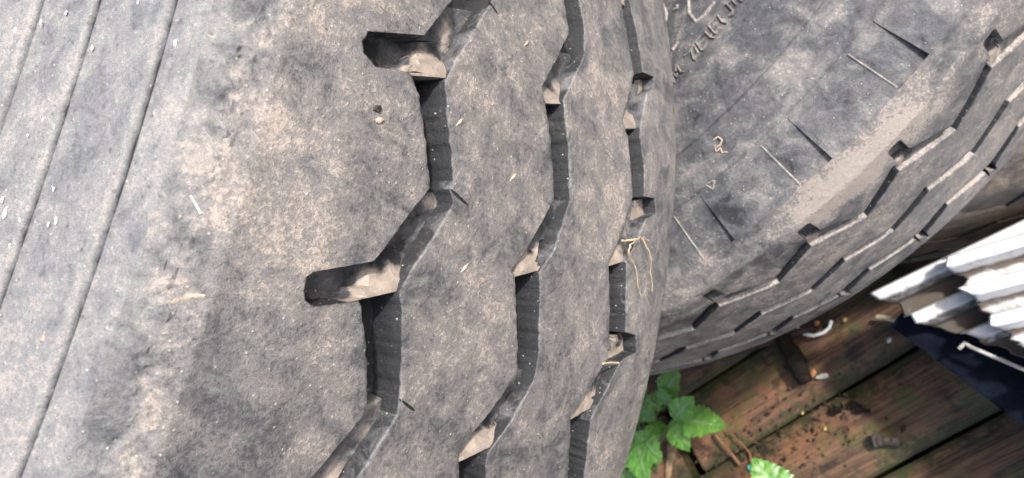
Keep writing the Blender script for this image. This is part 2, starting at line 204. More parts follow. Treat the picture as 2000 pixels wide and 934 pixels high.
def rubber(name, dusty=0.0, dark=(.108, .107, .113), grey=(.218, .203, .194), tan=(.42, .352, .303), fine=1.0, seed=0.0):
    t = NT(name); o = t.obj()
    if seed:
        mp = t.n('ShaderNodeMapping'); t.l(o, mp.inputs[0]); mp.inputs[1].default_value = (seed, seed * .7, seed * 1.3); o = mp.outputs[0]
    n1 = t.noise(o, 24, 8, .60, .5); n2 = t.noise(o, 95 * fine, 10, .66, .5)
    n3 = t.noise(o, 620 * fine, 7, .72, .25); n4 = t.noise(o, 2600 * fine, 3, .6)
    s = t.math('ADD', t.math('MULTIPLY', n1, .40), t.math('MULTIPLY', n2, .60))
    s = t.math('ADD', s, t.math('MULTIPLY', t.attr('dust'), .115))
    s = t.math('ADD', s, dusty)
    # wiped streaks, in patches
    mp3 = t.n('ShaderNodeMapping'); t.l(o, mp3.inputs[0]); mp3.inputs['Rotation'].default_value = (.5, .2, .3); mp3.inputs['Scale'].default_value = (420, 420, 36)
    st = t.noise(mp3.outputs[0], 1.0, 5, .6, .9)
    gs = t.ramp(t.noise(o, 34, 4, .5, .4), .50, .66)
    s = t.math('ADD', s, t.math('MULTIPLY', t.math('MULTIPLY', t.math('SUBTRACT', st, .5), gs), .16))
    fl_ = t.math('ADD', s, t.math('MULTIPLY', t.math('SUBTRACT', n3, .5), .85))      # flecks: crisp specks, denser where the film is thick
    f1 = t.ramp(s, .33, .58); f2 = t.math('ADD', t.math('MULTIPLY', t.ramp(fl_, .55, .67), .58), t.math('MULTIPLY', t.ramp(fl_, .49, .62), .14)); f3 = t.math('MULTIPLY', t.math('MULTIPLY', t.ramp(fl_, .34, .45, 1.0, 0.0), .52), t.ramp(s, .26, .38))
    pl_ = t.attr('pale')
    dk = t.mix(pl_, dark, (.110, .112, .119)); gr = t.mix(pl_, grey, (.228, .223, .219)); tn = t.mix(pl_, tan, (.34, .305, .275))
    c = t.mix(f1, t.mix(t.ramp(s, .26, .38), (.010, .011, .014), dk), gr); c = t.mix(f3, c, t.mix(pl_, (.045, .048, .056), (.085, .090, .10))); c = t.mix(f2, c, tn)
    # thin curled fibres and scuffs in the dust
    fb = t.noise(o, 420 * fine, 3, .5, 2.6)
    fb2 = t.ramp(t.math('ABSOLUTE', t.math('SUBTRACT', fb, .5)), .0, .018, 1.0, 0.0)
    gate = t.ramp(t.noise(o, 60, 4, .5), .46, .62)
    c = t.mix(t.math('MULTIPLY', t.math('MULTIPLY', fb2, gate), .16), c, (.50, .43, .37))
    # grit: pale and dark specks
    v = t.n('ShaderNodeTexVoronoi'); t.l(o, v.inputs['Vector']); v.inputs['Scale'].default_value = 420 * fine
    sep = t.n('ShaderNodeSeparateColor'); t.l(v.outputs['Color'], sep.inputs[0])
    sp = t.math('MULTIPLY', t.ramp(v.outputs['Distance'], .10, .22, 1.0, 0.0), t.ramp(sep.outputs[0], .78, .84))
    c = t.mix(t.math('MULTIPLY', sp, .5), c, (.62, .56, .50))
    sp2 = t.math('MULTIPLY', t.ramp(v.outputs['Distance'], .14, .30, 1.0, 0.0), t.ramp(sep.outputs[1], .80, .86))
    c = t.mix(t.math('MULTIPLY', sp2, .5), c, (.05, .045, .045))
    grain = t.math('MULTIPLY', t.ramp(n4, .3, .7, .76, 1.24), t.ramp(n3, .34, .66, .93, 1.07))
    mg = t.n('ShaderNodeMix', data_type='RGBA', blend_type='MULTIPLY'); mg.inputs[0].default_value = 1
    t.l(c, mg.inputs[6]); cmb = t.n('ShaderNodeCombineColor')
    for i in range(3): t.l(grain, cmb.inputs[i])
    t.l(cmb.outputs[0], mg.inputs[7]); c = mg.outputs[2]
    # packed dry mud
    md = t.ramp(t.math('ADD', t.attr('mud'), t.math('MULTIPLY', t.math('SUBTRACT', n2, .5), .9)), .38, .62)
    mc = t.mix(t.ramp(n2, .35, .65), (.26, .215, .182), (.41, .345, .292))
    c = t.mix(md, c, mc)
    rough = t.math('ADD', t.ramp(s, .36, .64, .36, .64), t.ramp(s, .24, .37, .32, 0.0))
    h = t.math('ADD', t.math('MULTIPLY', n3, .6), t.math('MULTIPLY', n2, 1.0)); h = t.math('ADD', h, t.math('MULTIPLY', n4, .38))
    h = t.math('ADD', h, t.math('MULTIPLY', sp, .35))
    return t.out(c, rough, t.bump(h, .0011, .75), .6)

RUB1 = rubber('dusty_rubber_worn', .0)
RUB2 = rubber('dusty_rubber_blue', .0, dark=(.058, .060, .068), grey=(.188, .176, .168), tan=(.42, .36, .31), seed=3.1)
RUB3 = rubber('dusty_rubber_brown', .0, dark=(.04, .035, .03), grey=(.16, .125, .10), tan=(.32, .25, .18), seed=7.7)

def plain(name, c1, c2, scale, rough=.7, bump=.001, spec=.4, detail=6):
    t = NT(name); o = t.obj(); n = t.noise(o, scale, detail, .65, .3); n2 = t.noise(o, scale * 6, 4, .6)
    f = t.ramp(t.math('ADD', t.math('MULTIPLY', n, .65), t.math('MULTIPLY', n2, .35)), .36, .64)
    return t.out(t.mix(f, c1, c2), rough, t.bump(n2, bump, .8), spec)

MUD = plain('dry_mud', (.36, .28, .22), (.58, .47, .38), 180, .9, .0012, .2)
STRAW = plain('dry_straw', (.42, .31, .18), (.62, .50, .34), 300, .8, .0004, .3)
WHITE = plain('white_fleck', (.62, .58, .52), (.82, .80, .74), 300, .8, .0005, .3)
BARK = plain('dark_bark', (.007, .006, .005), (.026, .020, .016), 90, .9, .003, .1)
BARKG = plain('grey_bark', (.022, .017, .015), (.10, .078, .068), 70, .75, .003, .35)
TWIG = plain('brown_twig', (.11, .055, .028), (.24, .13, .07), 120, .75, .001, .3)
DARKWALL = plain('liner_rubber', (.012, .012, .013), (.03, .03, .03), 60, .7, .001, .3)
PLASTIC = plain('milky_plastic', (.55, .55, .52), (.75, .75, .72), 60, .35, .0003, .5)
BLUE = plain('blue_painted_metal', (.002, .0035, .009), (.006, .009, .017), 30, .85, .0005, .1)
SOIL = plain('dark_soil', (.006, .005, .004), (.025, .018, .012), 40, .9, .006, .2)

# ------------------------------------------------------------------ tyres
def tyre_frame(f, C=None):
    u, e1, e2 = (Vector(f[k]) for k in ('u', 'e1', 'e2')); C = Vector(C if C else f['C'])
    x, y, z = e1, -e2, -u
    return Matrix(((x.x, y.x, z.x, C.x), (x.y, y.y, z.y, C.y), (x.z, y.z, z.z, C.z), (0, 0, 0, 1)))

TAU = 2 * math.pi
def cyl(th, a, r):
    th, a, r = np.broadcast_arrays(th, a, r)
    return np.stack([r * np.cos(th), -r * np.sin(th), -a], -1)

def regular(tov, bov, at, ab):
    """continue the measured zigzag all the way round; returns (theta, a, kind) sorted, theta in one turn"""
    tov = list(tov); bov = list(bov); start = tov[0]; span = tov[-1] - tov[0]
    pm = span / (len(tov) - 1) if len(tov) > 1 else .1425
    frac = np.mean([(min((b - t) % pm, pm)) for b in bov for t in tov[:1]]) if len(tov) > 1 else .5 * pm
    frac = .49
    n = max(1, round((TAU - span) / pm)); p = (TAU - span) / n
    for k in range(1, n): tov.append(tov[len(tov) - 1] + p)
    V = [(t, at, 0) for t in tov]
    nb = []
    for i, t in enumerate(tov):
        nx = tov[i + 1] if i + 1 < len(tov) else tov[0] + TAU
        m = [b for b in bov if t < b < nx or t < b + TAU < nx]
        b = (m[0] if t < m[0] < nx else m[0] + TAU) if m else t + frac * (nx - t)
        nb.append((b, ab, 1))
    return sorted(V + nb)

def unroll(pts, th0):
    """bring to one turn starting at th0, sorted, closed"""
    q = [((t - th0) % TAU + th0, a) for t, a in pts]
    return sorted(q)

class Edge:
    def __init__(s, pts):
        s.th = np.array([p[0] for p in pts]); s.a = np.array([p[1] for p in pts])
        for i in range(1, len(s.th)): s.th[i] = max(s.th[i], s.th[i - 1] + 2.5e-4)
    def __call__(s, th):
        t = np.concatenate([s.th, [s.th[0] + TAU]]); a = np.concatenate([s.a, [s.a[0]]])
        return np.interp(th, t, a)

def make_edge(reg, off, th0, slot=None, measured=None, shear=0.0):
    """reg: zigzag vertices; off: half groove width to one side; slot: (kind, depth, dth0, dth1)"""
    pts = []
    if measured: measured = [(t + shear * a, a) for t, a in measured]
    for t, a, k in reg:
        t = t + shear * (a + off)
        if slot and k == slot[0]:
            d, q0, q1 = slot[1:]
            pts += [(t + q0, a + off + .12 * d), (t + q0 + .0006, a + off + d * .9), (t + q0 + .0035, a + off + d), (t + q1 - .0035, a + off + d), (t + q1 - .0006, a + off + .9 * d), (t + q1, a + off), (t + .006, a + off)]
        else: pts.append((t, a + off))
    if measured:
        lo, hi = measured[0][0], measured[-1][0]
        pts = [(t, a) for t, a in ((((t - th0) % TAU) + th0, a) for t, a in pts) if not (lo - .012 < t < hi + .012)]
        q = []
        for t, a in measured: q.append((max(t, q[-1][0] + 2.5e-4) if q else t, a))
        return Edge(sorted(pts + q))
    return Edge(unroll(pts, th0))

class Tyre:
    def __init__(s, name, label, mat, frame, prof, scale, th0, fine, step, group=None, shear=0.0):
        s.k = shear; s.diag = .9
        s.root = empty(name, mat=frame, size=.1); tag(s.root, label, 'tyre', group)
        s.m = mat; s.prof = np.array(prof) * scale; s.S = scale; s.th0 = th0; s.fine = fine; s.step = step; s.blobs = None
    def crown(s, a):
        p = s.prof[:s.sh + 1]
        return np.interp(np.abs(a), p[:, 1], p[:, 0])
    def thetas(s, edges=()):
        lo, hi = s.fine; base = [np.arange(lo, hi, s.step), np.arange(hi, s.th0 + TAU, .025), np.arange(s.th0, lo, .025)]
        for e in edges: base += [e.th, e.th - TAU, e.th + TAU]
        t = np.unique(np.round(np.concatenate(base), 6)); t = t[(t >= s.th0) & (t < s.th0 + TAU - 1e-5)]
        keep = np.concatenate([[True], np.diff(t) > 1.2e-4]); return t[keep]
    def dust(s, P, extra=0):
        d = np.zeros(P.shape[:-1]) + extra
        if s.blobs is not None:
            for x, y, z, rad, v in s.blobs:
                q = ((P[..., 0] - x) ** 2 + (P[..., 1] - y) ** 2 + (P[..., 2] - z) ** 2) / (rad * rad)
                d += v * .85 * np.exp(-q * .75)
        return d
    def rib(s, name, L, Rr, wallL, wallR, depth, K, ridge=None, bulge=.0004):
        eds = [e for e in (L, Rr) if isinstance(e, Edge)]
        th = s.thetas(eds)
        ev = lambda e: e(np.where(th < e.th[0], th + TAU, th)) if isinstance(e, Edge) else np.full(len(th), e)
        aL, aR = ev(L), ev(Rr)
        litL = np.where(np.gradient(aL, th) < 0, s.diag, 0)[:, None]; litR = np.where(np.gradient(aR, th) < 0, s.diag, 0)[:, None]   # slanting legs paler: their sunlit walls painted into the tone
        P0 = np.stack([np.cos(th) * 70, np.sin(th) * 70, th * 0], -1)
        if wallL: aL = aL + .0007 * fbm(P0, 3, 4, 3)
        if wallR: aR = aR + .0007 * fbm(P0, 3, 4, 9)
        c = .0007
        cols_a, cols_d = [], []
        if wallL:
            for da, dd in ((-.0026, depth), (-.0014, depth * .5), (-.0002, c * 1.1), (.0003, c * .35)): cols_a.append(aL + da); cols_d.append(np.full(len(th), dd))
        s0 = aL + (c if wallL else 0); s1 = aR - (c if wallR else 0)
        if not wallL: fx = np.linspace(L, np.min(aR) - .005, int(K * .6)); inner = [fx[k] + 0 * s0 for k in range(len(fx))]; K2 = K - len(fx); inner += [fx[-1] + (s1 - fx[-1]) * (k + 1) / K2 for k in range(K2)]
        elif not wallR: fx = np.linspace(np.max(aL) + .005, Rr, int(K * .6)); K2 = K - len(fx); inner = [s0 + (fx[0] - s0) * k / K2 for k in range(K2)] + [q + 0 * s0 for q in fx]
        else: inner = [s0 + (s1 - s0) * k / (K - 1) for k in range(K)]
        for q in inner: cols_a.append(q); cols_d.append(np.zeros(len(th)))
        if wallR:
            for da, dd in ((-.0003, c * .35), (.0002, c * 1.1), (.0014, depth * .5), (.0026, depth)): cols_a.append(aR + da); cols_d.append(np.full(len(th), dd))
        A = np.stack(cols_a, 1); D = np.stack(cols_d, 1); T = th[:, None] - s.k * A
        r = s.crown(A) - D
        P = cyl(T, A, r)
        n = fbm(P, 45, 4, 21) * bulge + fbm(P, 260, 3, 31) * bulge * .35
        dust = s.dust(P, getattr(s, 'base', 0) if wallL and wallR else -.1)
        if name == 'shoulder_rib' and hasattr(s, 'mottle'): dust = dust + s.mottle * fbm(P, 38, 4, 61)
        if ridge is not None:
            a0, wd, amp = ridge
            mk = np.exp(-((A - a0 - .004 * fbm(P, 30, 3, 77)) / wd) ** 2)
            n = n + mk * amp * (.1 + 1.0 * np.abs(fbm(P, 180, 4, 5)) + 1.3 * np.abs(fbm(P, 520, 3, 15)))
            dust = dust + mk * (.35 + 3.0 * fbm(P, 160, 3, 8))
        for e, lim, w0 in ((L, wallL, -1), (Rr, wallR, 1)):
            if not lim: n = n * (1 - np.exp(-((A - e) / .0035) ** 2))
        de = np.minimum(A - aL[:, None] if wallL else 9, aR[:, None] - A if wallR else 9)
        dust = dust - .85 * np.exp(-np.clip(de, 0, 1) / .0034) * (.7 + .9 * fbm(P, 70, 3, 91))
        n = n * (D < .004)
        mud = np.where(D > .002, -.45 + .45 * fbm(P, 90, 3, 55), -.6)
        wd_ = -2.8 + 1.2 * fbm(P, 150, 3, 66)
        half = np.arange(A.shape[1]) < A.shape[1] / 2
        wd_ = wd_ + np.where(half[None], litL if wallL else 0, litR if wallR else 0)
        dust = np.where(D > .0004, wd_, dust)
        pale = np.zeros_like(D)
        if ridge is not None: pale = np.clip(1 - (A - L) / .016 + .9 * fbm(P, 55, 3, 17) * (A > L + .001), 0, 1)
        P = cyl(T, A, r + n)
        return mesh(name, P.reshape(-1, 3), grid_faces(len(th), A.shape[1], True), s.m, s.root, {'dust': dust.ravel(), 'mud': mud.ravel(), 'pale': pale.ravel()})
    def floor(s, L, Rr, reg, deep, shallow, mudv, slotmud=-.6, wedge=0.0):
        th = s.thetas((L, Rr))
        reg = [(v[0] + s.k * v[1], v[1], v[2]) for v in reg]
        extra = np.array([(v[0] - s.th0) % TAU + s.th0 + d for v in reg for d in (-.0012, .0012)])
        th = np.unique(np.concatenate([th, extra])); th = th[(th >= s.th0) & (th < s.th0 + TAU - 1e-5)]
        ev = lambda e: e(np.where(th < e.th[0], th + TAU, th))
        aL, aR = ev(L) - .0028, ev(Rr) + .0028
        K = 14; T = th[:, None] + np.zeros(K); A = aL[:, None] + (aR - aL)[:, None] * np.linspace(0, 1, K); T = T - s.k * A
        vt = sorted([((v[0] - s.th0) % TAU + s.th0, v[2]) for v in reg])
        ts = np.array([v[0] for v in vt]); ks = np.array([v[1] for v in vt])
        idx = np.searchsorted(ts, th, 'right') - 1
        kind = np.where(idx >= 0, ks[np.clip(idx, 0, None)], ks[-1])          # 0: after a TOV -> deep leg; 1: shallow leg
        t_next = np.where(idx + 1 < len(ts), ts[np.clip(idx + 1, 0, len(ts) - 1)], ts[0] + TAU)
        ph = np.clip((t_next - th) / .07, 0, 1)                               # distance to the next vertex
        dp = np.where(kind == 0, deep, shallow)
        # side slots keep the shallow depth
        regL = np.interp(th, ts, [0] * len(ts))
        P = cyl(T, A, s.crown(A))
        wid = (aR - aL)
        Dm = np.repeat(dp[:, None], K, 1)
        wm = np.median(wid); rc = np.interp(th, ts, np.array([v[1] for v in sorted([((q[0] - s.th0) % TAU + s.th0, q[1]) for q in reg])]))[:, None]
        slot = (wid[:, None] > wm * 1.3) & (np.abs(A - rc) > (wm - .0056) / 2 + .0006)
        Dm = np.where(slot, shallow * 1.25, Dm)
        lump = fbm(P, 120, 4, 41)
        mud = np.where(kind[:, None] == 1, (mudv + .75 * np.exp(-(ph[:, None] / .26) ** 2) - .36) + .55 * lump, mudv - .65 + .5 * lump)
        mud = np.where(slot, mudv + slotmud + .7 * lump, mud)
        r = s.crown(A) - Dm + np.clip(mud, 0, 1) * .0022 + wedge * (kind[:, None] == 1) * np.exp(-(ph[:, None] / .17) ** 2) * ~slot + .0005 * lump + .0002 * fbm(P, 700, 2, 4)
        P = cyl(T, A, r)
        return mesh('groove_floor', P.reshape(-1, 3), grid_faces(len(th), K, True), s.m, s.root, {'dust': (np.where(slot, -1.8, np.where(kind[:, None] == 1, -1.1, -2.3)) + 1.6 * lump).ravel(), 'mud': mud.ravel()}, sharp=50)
    def sidewall(s, sgn, prof, th=None, panels=None, rough=.0004, extra=0.0, pale=0.0):
        """prof rows: (r, a, tag) from the shoulder inwards, already scaled; tag t in 0..1 = depth share inside a panel"""
        th = s.thetas() if th is None else th
        pr = np.array([p[:2] for p in prof]); tg = np.array([p[2] if len(p) > 2 else 0 for p in prof])
        T = th[:, None] + 0 * pr[:, 0]; Rr = pr[:, 0] + 0 * T; A = pr[:, 1] * sgn + 0 * T
        P = cyl(T, A, Rr)
        n = (rough * fbm(P, 50, 4, 12) + rough * .4 * fbm(P, 240, 3, 14)) * np.clip(np.arange(len(pr)) / 6.0, 0, 1)
        if panels is not None:
            inside = np.zeros(len(th), bool)
            for lo, hi in panels: inside |= ((th - lo) % TAU < (hi - lo))
            n = n - inside[:, None] * tg[None] * .0046 * s.S
        d = s.dust(P, extra)
        if panels is None: d = d - (extra + .1) * np.clip(1 - np.arange(len(pr)) / 7.0, 0, 1)[None] + tg[None] * (1 + .5 * fbm(P, 60, 3, 19))  # without panels the tags paint ring crease shade and lit lips
        tpr = np.gradient(pr, axis=0); nr, na = -tpr[:, 1], tpr[:, 0]           # profile normal (outwards)
        ln = np.hypot(nr, na) + 1e-9; nr, na = nr / ln, na / ln
        sg = np.sign(-na); sg[sg == 0] = 1
        nr, na = nr * 0 + np.abs(nr) * (np.abs(na) < .995), np.abs(na)
        P = cyl(T, A + sgn * n * na, Rr + n * nr * .6)
        return mesh('sidewall', P.reshape(-1, 3), grid_faces(len(th), len(pr), True, sgn > 0), s.m, s.root,
                    {'dust': d.ravel(), 'mud': np.full(d.size, -.6), 'pale': np.full(d.size, pale)}, sharp=30)
    def liner(s, pts):
        th = np.arange(s.th0, s.th0 + TAU - 1e-3, .03)
        pr = np.array(pts) * s.S; T = th[:, None] + 0 * pr[:, 0]
        P = cyl(T, pr[:, 1] + 0 * T, pr[:, 0] + 0 * T)
        return mesh('inner_liner', P.reshape(-1, 3), grid_faces(len(th), len(pr), True), DARKWALL, s.root)

LINER = [(.283, -.100), (.30, -.106), (.34, -.125), (.38, -.128), (.43, -.122), (.462, -.10), (.474, -.05), (.476, 0), (.474, .05), (.462, .10), (.43, .122), (.38, .128), (.34, .125), (.30, .106), (.283, .100)]

def densify(pr, step):
    out = []
    for p, q in zip(pr[:-1], pr[1:]):
        n = max(1, int(math.hypot(q[0] - p[0], q[1] - p[1]) / step)); tp = p[2] if len(p) > 2 else 0; tq = q[2] if len(q) > 2 else 0
        for k in range(n): f = k / n; out.append((p[0] + (q[0] - p[0]) * f, p[1] + (q[1] - p[1]) * f, tp + (tq - tp) * f))
    out.append((pr[-1][0], pr[-1][1], pr[-1][2] if len(pr[-1]) > 2 else 0)); return out

def stroke(name, pts, wdt, hgt, mat, parent, inside=.0004, attrs=True, taper=False, seed=0):
    """a raised bead along (theta, a, r) points on a tyre"""
    P = np.array([cyl(*p) for p in pts]) if len(pts[0]) == 3 else np.array(pts)
    # refine
    Q = [P[0]]
    for a, b in zip(P[:-1], P[1:]):
        n = max(1, int(np.linalg.norm(b - a) / (wdt * 1.2)))
        for k in range(1, n + 1): Q.append(a + (b - a) * k / n)
    Q = np.array(Q); rs = np.random.default_rng(seed)
    N = Q.copy(); rr = np.hypot(Q[:, 0], Q[:, 1])
    return Q, rr

def ridge_mesh(name, pts, nrm, wdt, hgt, mat, parent, taper=False, attrs=None, wob=0.0, seed=0):
    Q, _ = stroke(name, pts, wdt, hgt, mat, parent)
    n = len(Q); rs = np.random.default_rng(seed)
    if wob: Q = Q + rs.normal(0, wob, Q.shape)
    nr = np.array([nrm(q) for q in Q]); tg = np.gradient(Q, axis=0); tg /= np.linalg.norm(tg, axis=1)[:, None] + 1e-9
    sd_ = np.cross(tg, nr); sd_ /= np.linalg.norm(sd_, axis=1)[:, None] + 1e-9
    tp = np.ones(n)
    if taper: tp = np.clip(np.sin(np.linspace(.12, math.pi - .12, n)) * 1.4, .15, 1)
    sec = [(-1, -.6), (-.75, .45), (-.3, 1), (.3, 1), (.75, .45), (1, -.6)]
    V = [Q + sd_ * (wdt / 2 * x * tp)[:, None] + nr * (hgt * y * (tp if taper else 1))[:, None] if taper else Q + sd_ * wdt / 2 * x + nr * hgt * y for x, y in sec]
    V = np.stack(V, 1).reshape(-1, 3)
    F = grid_faces(n, len(sec)).tolist(); m = len(sec)
    F += [list(range(m))[::-1], [(n - 1) * m + j for j in range(m)]]
    at = {'dust': np.full(len(V), attrs if attrs is not None else 0.0), 'mud': np.full(len(V), -.6)}
    return mesh(name, V, F, mat, parent, at, sharp=60)

# ---- the big front tyre
S1 = 1.13
PROF1 = [(.5, 0), (.4991, .06), (.4978, .09), (.4945, .112), (.487, .127), (.475, .132), (.45, .138), (.43, .1445), (.40, .151), (.37, .154), (.34, .15), (.31, .138), (.29, .12), (.283, .105)]
K1 = .7
T1 = Tyre('truck_tyre', 'big dusty grey truck tyre in the foreground with zigzag tread grooves, topmost of the stack', RUB1,
          tyre_frame(B['f1']), PROF1, S1, -1.2, (-.24, .78), .0014, shear=K1)
T1.sh = 5; T1.blobs = [b for b in B['blob1'] if b[0] is not None]
def r_t1(g, at, ab): return regular(B['t1_tov'][g], B['t1_bov'][g], at, ab)
reg1 = [r_t1(0, -.076, -.062), r_t1(1, -.0068, .0072), r_t1(2, .0605, .0755)]
hwid = .0066
e1l = make_edge(reg1[0], -hwid, T1.th0, (0, -.019, -.022, -.005), B['t1_g1l'], K1); e1r = make_edge(reg1[0], hwid, T1.th0, None, B['t1_g1r'], K1)
e2l = make_edge(reg1[1], -hwid, T1.th0, None, B['t1_g2l'], K1); e2r = make_edge(reg1[1], hwid, T1.th0, None, B['t1_g2r'], K1)
e3l = make_edge(reg1[2], -hwid, T1.th0, None, B['t1_g3l'], K1); e3r = make_edge(reg1[2], hwid, T1.th0, (1, .013, -.008, .010), B['t1_g3r'], K1)
SH1 = .127 * S1
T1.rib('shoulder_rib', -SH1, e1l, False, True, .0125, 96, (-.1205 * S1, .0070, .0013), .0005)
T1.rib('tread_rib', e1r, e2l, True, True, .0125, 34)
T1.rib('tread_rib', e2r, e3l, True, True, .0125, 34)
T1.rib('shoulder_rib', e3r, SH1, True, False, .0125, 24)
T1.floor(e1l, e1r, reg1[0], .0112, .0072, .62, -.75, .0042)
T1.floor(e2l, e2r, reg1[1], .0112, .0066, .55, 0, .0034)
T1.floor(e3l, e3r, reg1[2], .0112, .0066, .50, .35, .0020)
side1 = [(.487, .127), (.4835, .1288), (.4800, .1298), (.4772, .1304, -.1), (.4767, .1300, -2.2), (.4763, .1300, -2.4), (.4759, .1314, .1), (.4755, .1319, .6), (.4746, .1322, .5), (.4730, .1325, .1), (.466, .1340), (.4525, .1368, 0), (.4511, .1370, -.2), (.4507, .1368, -1.7), (.4503, .1369, -1.7), (.4500, .1380, .1), (.4496, .1384, .5), (.4485, .1387, .4), (.4468, .1391, .1),
         (.4320, .1428, 0), (.4309, .1430, -.2), (.4305, .1428, -1.6), (.4302, .1429, -1.6), (.4299, .1441, .1), (.4295, .1446, .5), (.4284, .1450, .4), (.426, .1456, .1),
         (.40, .1510), (.37, .154), (.34, .15), (.31, .138), (.29, .12), (.283, .105), (.283, .100)]
T1.sidewall(-1, densify([(q[0] * S1, q[1] * S1, q[2] if len(q) > 2 else 0) for q in side1], .0022), rough=.0003, extra=.2, pale=1.0)
T1.sidewall(1, [(r * S1, a * S1) for r, a in PROF1[4:]] + [(.283 * S1, .1 * S1)], th=np.arange(-1.2, -1.2 + TAU - .01, .03))
T1.liner(LINER)
rad_n = lambda q: np.array([q[0], q[1], 0]) / math.hypot(q[0], q[1])
def up_n(q): return np.array([0, 0, 1.0])
def mix_n(q):
    v = rad_n(q) * .55 + np.array([0, 0, .8]); return v / np.linalg.norm(v)
for k in ('trail0', 'trail1', 'trail2'):
    o = ridge_mesh('wear_sipe', B[k][0:2], rad_n, .0013, .0001, DARKWALL, T1.root, taper=True)
rs_ = np.random.default_rng(12)
for k in range(26):                                            # scuffs, nicks and hair cracks in the worn tread
    th_, a_ = rs_.uniform(.08, .56), rs_.uniform(-.128, .088)
    if any(abs(a_ - q) < .016 for q in (-.069, 0, .068)) : continue
    an_ = rs_.uniform(-.6, .6) + (0 if k % 3 else 1.4); ln_ = rs_.uniform(.004, .013); q = []
    for i_ in range(7):
        q.append((th_, a_, float(T1.crown(a_)))); an_ += rs_.normal(0, .35)
        th_ += ln_ / 6 * math.sin(an_) / .56; a_ += ln_ / 6 * math.cos(an_)
    ridge_mesh('scuff', q, rad_n, rs_.uniform(.0004, .0009), .0002, MUD if k % 3 == 0 else RUB1, T1.root, taper=True, wob=.00012, seed=k)
ridge_mesh('mud_streak', B['arc'][0], rad_n, .0022, .0007, MUD, T1.root, taper=True, wob=.0002)

# ---- the tyre below it
PROF2 = [(.5, 0), (.499, .062), (.4985, .08), (.4955, .10), (.485, .117), (.45, .1305), (.425, .138), (.382, .142), (.35, .14), (.31, .128), (.29, .11), (.283, .10)]
def build_lower(name, label, mat, frame, th0, fine, step, vt, vb, at, ab, panels, K, group=None, blobs=None, mudv=.3):
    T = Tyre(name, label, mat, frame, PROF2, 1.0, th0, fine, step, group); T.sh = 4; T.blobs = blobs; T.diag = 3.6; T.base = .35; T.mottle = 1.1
    regs = [regular(vt[g], vb[g], at[g], ab[g]) for g in range(3)]
    h = .0056
    L0 = make_edge(regs[0], -h, th0, (0, -.017, -.024, -.003)); R0 = make_edge(regs[0], h, th0)
    L1 = make_edge(regs[1], -h, th0); R1 = make_edge(regs[1], h, th0)
    L2 = make_edge(regs[2], -h, th0); R2 = make_edge(regs[2], h, th0, (1, .014, -.008, .010))
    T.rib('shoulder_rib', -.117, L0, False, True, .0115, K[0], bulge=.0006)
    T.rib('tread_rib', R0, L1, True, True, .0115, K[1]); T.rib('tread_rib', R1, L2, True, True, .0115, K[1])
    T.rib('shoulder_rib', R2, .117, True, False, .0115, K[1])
    for a, b, g in ((L0, R0, 0), (L1, R1, 1), (L2, R2, 2)): T.floor(a, b, regs[g], .0110, .0042, mudv + .22)
    pr = [(.485, .117, 0), (.4847, .1172, 1.0), (.4525, .1296, .05), (.4512, .1297, 0), (.4502, .1312, 0), (.4485, .1322, 0), (.4265, .1372, 0), (.4255, .1373, 0), (.4246, .1388, 0), (.4225, .1392, 0), (.382, .142, 0), (.35, .14, 0), (.31, .128, 0), (.29, .11, 0), (.283, .10, 0)]
    extra = np.array([v + d for lo, hi in panels for v in (lo, hi) for d in (-.0006, .0006)])
    th = np.unique(np.concatenate([T.thetas(), (extra - th0) % TAU + th0])); th = th[th < th0 + TAU - 1e-4]
    T.sidewall(-1, densify(pr, .004), th, panels, .0005, -.6)
    T.sidewall(1, [(p[0], p[1]) for p in PROF2[4:]], th=np.arange(th0, th0 + TAU - .01, .03))
    T.liner(LINER); return T

PITCH = TAU / 42
pan2 = [(.7915 + k * PITCH, .8380 + k * PITCH) for k in range(42)]
g2 = [[p[0] for p in q] for q in B['t2_tov']]; b2 = [[p[0] for p in q] for q in B['t2_bov']]
T2 = build_lower('truck_tyre', 'dusty truck tyre with raised sidewall lettering lying under the foreground tyre, middle of the stack', RUB2, tyre_frame(B['f2']),
                 -1.2, (.62, 1.62), .0022, g2, b2, (-.0718, -.0078, .0485), (-.0500, .0072, .0618), pan2, (44, 26), blobs=[b for b in B['blob2'] if b[0] is not None], mudv=.34)
sn = lambda q: (lambda v: v / np.linalg.norm(v))(np.array([q[0] / .4 * .15, q[1] / .4 * .15, 1.0]))
for i, sp_ in enumerate(B['letters']):
    ridge_mesh('raised_letter', sp_, sn, .0017, .0018, RUB2, T2.root, attrs=.35)
for sp_ in B['big'][:4]:
    ridge_mesh('raised_emblem', sp_, sn, .0030, .0012, RUB2, T2.root, attrs=.7)
for lo_, hi_ in pan2[:4]:
    ridge_mesh('panel_edge_bead', [(hi_, -(.1176 + (.1300 - .1176) * q), .4843 - (.4843 - .4525) * q) for q in np.linspace(.02, .97, 8)], mix_n, .0013, .00035, RUB2, T2.root, attrs=.6)  # dusty bead, its pale tone also standing in for the lit panel wall
for sp_ in B['vmark']: ridge_mesh('raised_mark', sp_, mix_n, .0013, .0007, RUB2, T2.root, attrs=.9)

